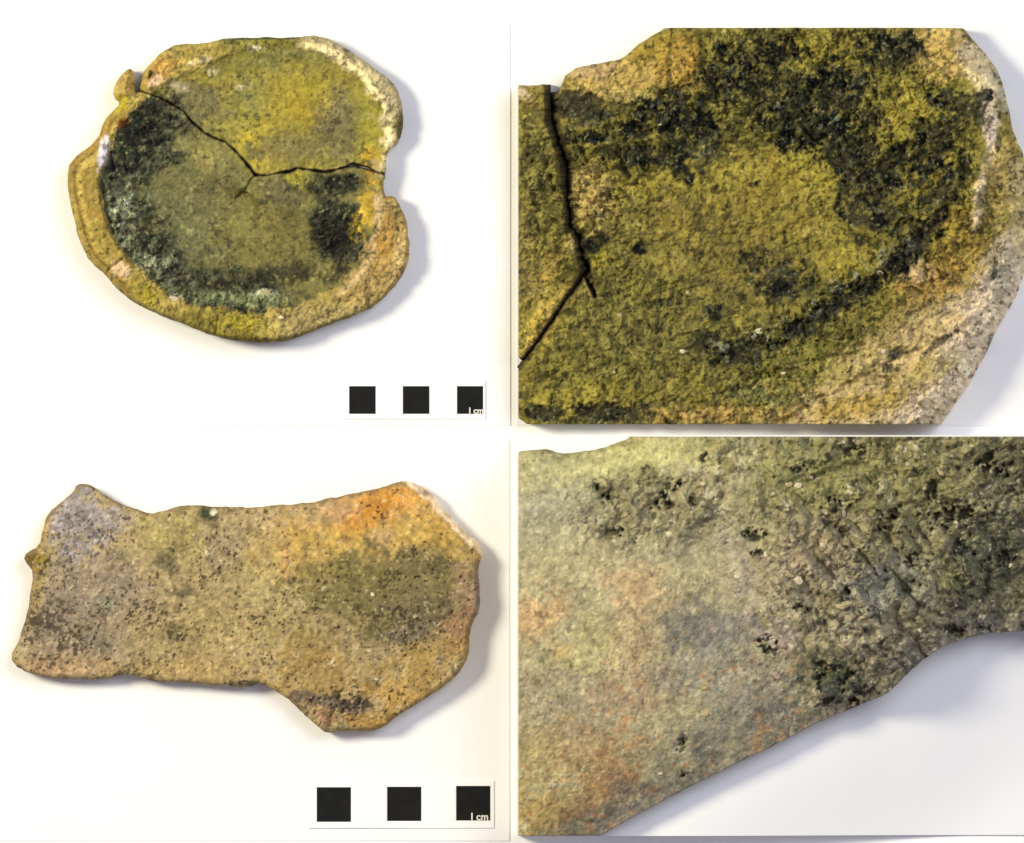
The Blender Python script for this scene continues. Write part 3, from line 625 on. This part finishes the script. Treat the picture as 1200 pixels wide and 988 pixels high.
def g_c(x, y, h):
    P = Paint(x, y, (160,150,108), 130); b = P.blob
    dl = dist_path(x, y, g_low); ro = g_rough(x, y)
    b((176,170,108), 700,550,110,30,-8,.8); b((182,174,104), 800,530,80,18,0,.6); b((148,146,120), 650,600,60,40,0,.7); b((166,154,110), 720,650,90,40,0,.6)
    b((150,142,112), 780,620,60,40,0,.5)
    b((196,154,100), 628,722,30,26,0,.7,.8); b((186,156,108), 745,684,34,24,0,.6,.8); b((176,146,104), 740,740,26,50,0,.6,.8); b((198,160,80), 660,762,14,10,0,.7); b((176,164,104), 690,770,50,40,0,.6)
    b((150,134,110), 670,830,60,50,0,.6); b((178,134,74), 715,920,36,28,-20,.7,.8); b((172,138,86), 690,880,50,30,0,.6,.8); b((168,150,90), 630,900,40,60,0,.6); b((160,130,98), 750,800,40,40,10,.5,.8); b((172,142,72), 640,950,50,30,0,.7)
    b((112,110,104), 840,736,54,24,-5,.8); b((122,118,108), 800,790,40,30,0,.5); b((150,142,122), 880,800,60,50,0,.6); b((140,134,112), 830,860,60,30,-25,.6)
    P.put((128,120,84), ro*0.8); b((136,132,70), 960,560,70,40,0,.7); b((124,118,64), 1080,560,90,50,0,.6); b((150,134,104), 960,650,60,40,0,.6); b((156,144,116), 1010,740,50,50,-30,.7)
    b((132,134,120), 1040,690,50,30,0,.6); b((150,136,112), 900,690,60,40,0,.5); b((176,164,142), 860,650,14,60,-20,.5); b((168,152,136), 915,745,16,26,0,.7); b((130,126,60), 1110,690,16,30,0,.5)
    b((84,86,68), 1175,650,60,50,0,.8); b((92,92,66), 1170,700,50,24,0,.7); b((78,80,62), 1180,560,40,36,0,.6); b((100,98,90), 1150,735,50,12,0,.8); b((92,88,60), 1190,525,30,16,0,.6)  # right end darkened in colour to stand for its shade
    b((86,92,66), 978,800,40,34,0,.8); b((60,72,48), 975,798,28,22,0,.7)
    P.put((106,101,88), sstep(60, 6, dl+20*P.w1)*0.85)  # shade of the rounded lower edge painted in as a grey band
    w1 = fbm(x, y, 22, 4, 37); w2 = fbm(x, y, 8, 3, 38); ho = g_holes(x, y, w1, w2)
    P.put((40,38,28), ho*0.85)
    gid = 0.5+0.5*fbm(x, y, 8, 3, 133); kid = 0.5+0.5*fbm(x, y, 18, 3, 134); mid = 0.5+0.5*fbm(x, y, 4.5, 2, 135)
    P.put((48,45,32), ro*speck(x, y, 9, 137, 0.26)*0.8)
    P.put((70,64,48), np.clip(0.6+ro, 0, 1)*speck(x, y, 4.5, 138, 0.16+0.14*np.clip(fbm(x, y, 50, 3, 143)+0.4, 0, 1))*0.7)
    P.put((200,190,156), np.clip(0.5+ro, 0, 1)*speck(x, y, 5.5, 139, 0.17)*0.5)
    P.put((176,124,72), (1-ro)*speck(x, y, 8, 140, 0.15)*sstep(700, 800, y)*0.5)
    P.put((150,108,66), (1-ro)*speck(x, y, 14, 142, 0.25)*sstep(760, 840, y)*0.5)
    gr = np.exp(0.22*fbm(x, y, 7, 3, 136)+(0.22+0.2*ro)*(gid-0.5)+0.42*(mid-0.5)+0.12*P.w1+ro*0.3*(kid-0.5))
    P.gain(gr); return P.c
gsherd = empty('gritty_sherd', 880, 700, BASE4)
tag(gsherd, 'gritty grey and tan sherd piece with pale grains and curved lower edge', 'sherd')
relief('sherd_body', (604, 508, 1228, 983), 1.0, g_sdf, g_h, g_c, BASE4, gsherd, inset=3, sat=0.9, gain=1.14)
grits(gsherd, g_h, [(921,671,9,5,20,0),(933,678,10,7,60,1),(922,567,7,5,0,0),(933,568,6,5,0,1),(985,708,11,6,-10,0),(986,602,3,8,5,2),(862,675,5,3,0,1),(868,655,4,5,0,2),(917,752,8,10,20,2),(908,790,8,6,30,2),(950,600,4,3,0,0),
  (948,559,4,3,0,2),(879,718,5,4,0,2),(963,684,5,7,0,0),(1100,633,3,2,0,0),(1098,552,4,9,-40,0),(825,805,5,4,0,0),(826,835,5,4,0,0),(805,800,6,3,-20,0),(1048,700,4,3,0,2),(895,648,3,5,0,1),(1182,662,3,4,40,1),(773,905,4,3,0,1),(684,898,4,7,30,0)], 9)

# ------------------------------------------------------------------ the two scale bars
def box(name, x0, y0, x1, y1, z0, z1, mat, parent, bev=0.35):
    V = []
    for z, k in ((z0, 0), (z1-bev, 0), (z1, bev)):
        V += [W(x0+k, y1-k, z), W(x1-k, y1-k, z), W(x1-k, y0+k, z), W(x0+k, y0+k, z)]
    F = [(3, 2, 1, 0), (8, 9, 10, 11)]
    for r_ in (0, 4): F += [(r_+i, r_+(i+1) % 4, r_+4+(i+1) % 4, r_+4+i) for i in range(4)]
    me = bpy.data.meshes.new(name); me.from_pydata(V, [], F); me.update()
    return link(name, me, mat, parent)
def scale_bar(label, card, blacks, whites, text_at, text_size):
    r_ = empty('scale_bar', (card[0]+card[2])/2, (card[1]+card[3])/2, SHT+0.2)
    tag(r_, label, 'scale bar')
    box('card', *card, SHT+0.2, SHT+1.4, CARD, r_)
    for q in blacks: box('black_square', *q, SHT+1.3, SHT+1.9, INK, r_, 0.2)
    for q in whites: box('white_square', *q, SHT+1.3, SHT+1.7, CARD, r_, 0.2)
    cu = bpy.data.curves.new('lettering', 'FONT'); cu.body = '1 cm'; cu.size = text_size*S; cu.extrude = 0.15*S; cu.align_x = 'LEFT'; cu.space_word = 0.6; cu.offset = 0.25*S
    t = bpy.data.objects.new('lettering', cu); col.objects.link(t)
    dg = bpy.context.evaluated_depsgraph_get(); me = bpy.data.meshes.new_from_object(t.evaluated_get(dg)); bpy.data.objects.remove(t)
    import mathutils
    me.transform(mathutils.Matrix.Translation(W(text_at[0], text_at[1], SHT+2.1))); me.name = 'lettering'
    me.materials.clear(); link('lettering', me, LETTER, r_)
scale_bar('small scale bar with black and white squares beside the round cracked bowl', (402, 446, 569, 491),
  [(409, 452.5, 440, 485), (472, 452.5, 503, 485), (535.5, 452.5, 566, 485)], [(441, 452.5, 471, 485), (504, 452.5, 534.5, 485)], (548, 484.6), 10)
scale_bar('larger scale bar with black and white squares beside the flat orange and brown sherd', (362, 915, 579, 971),
  [(371, 923, 411, 963.5), (453.5, 922.5, 493.5, 962.5), (534.5, 921.5, 574.5, 962)], [(412, 923, 452.5, 963), (494.5, 922, 533.5, 962.5)], (550, 961.5), 12)
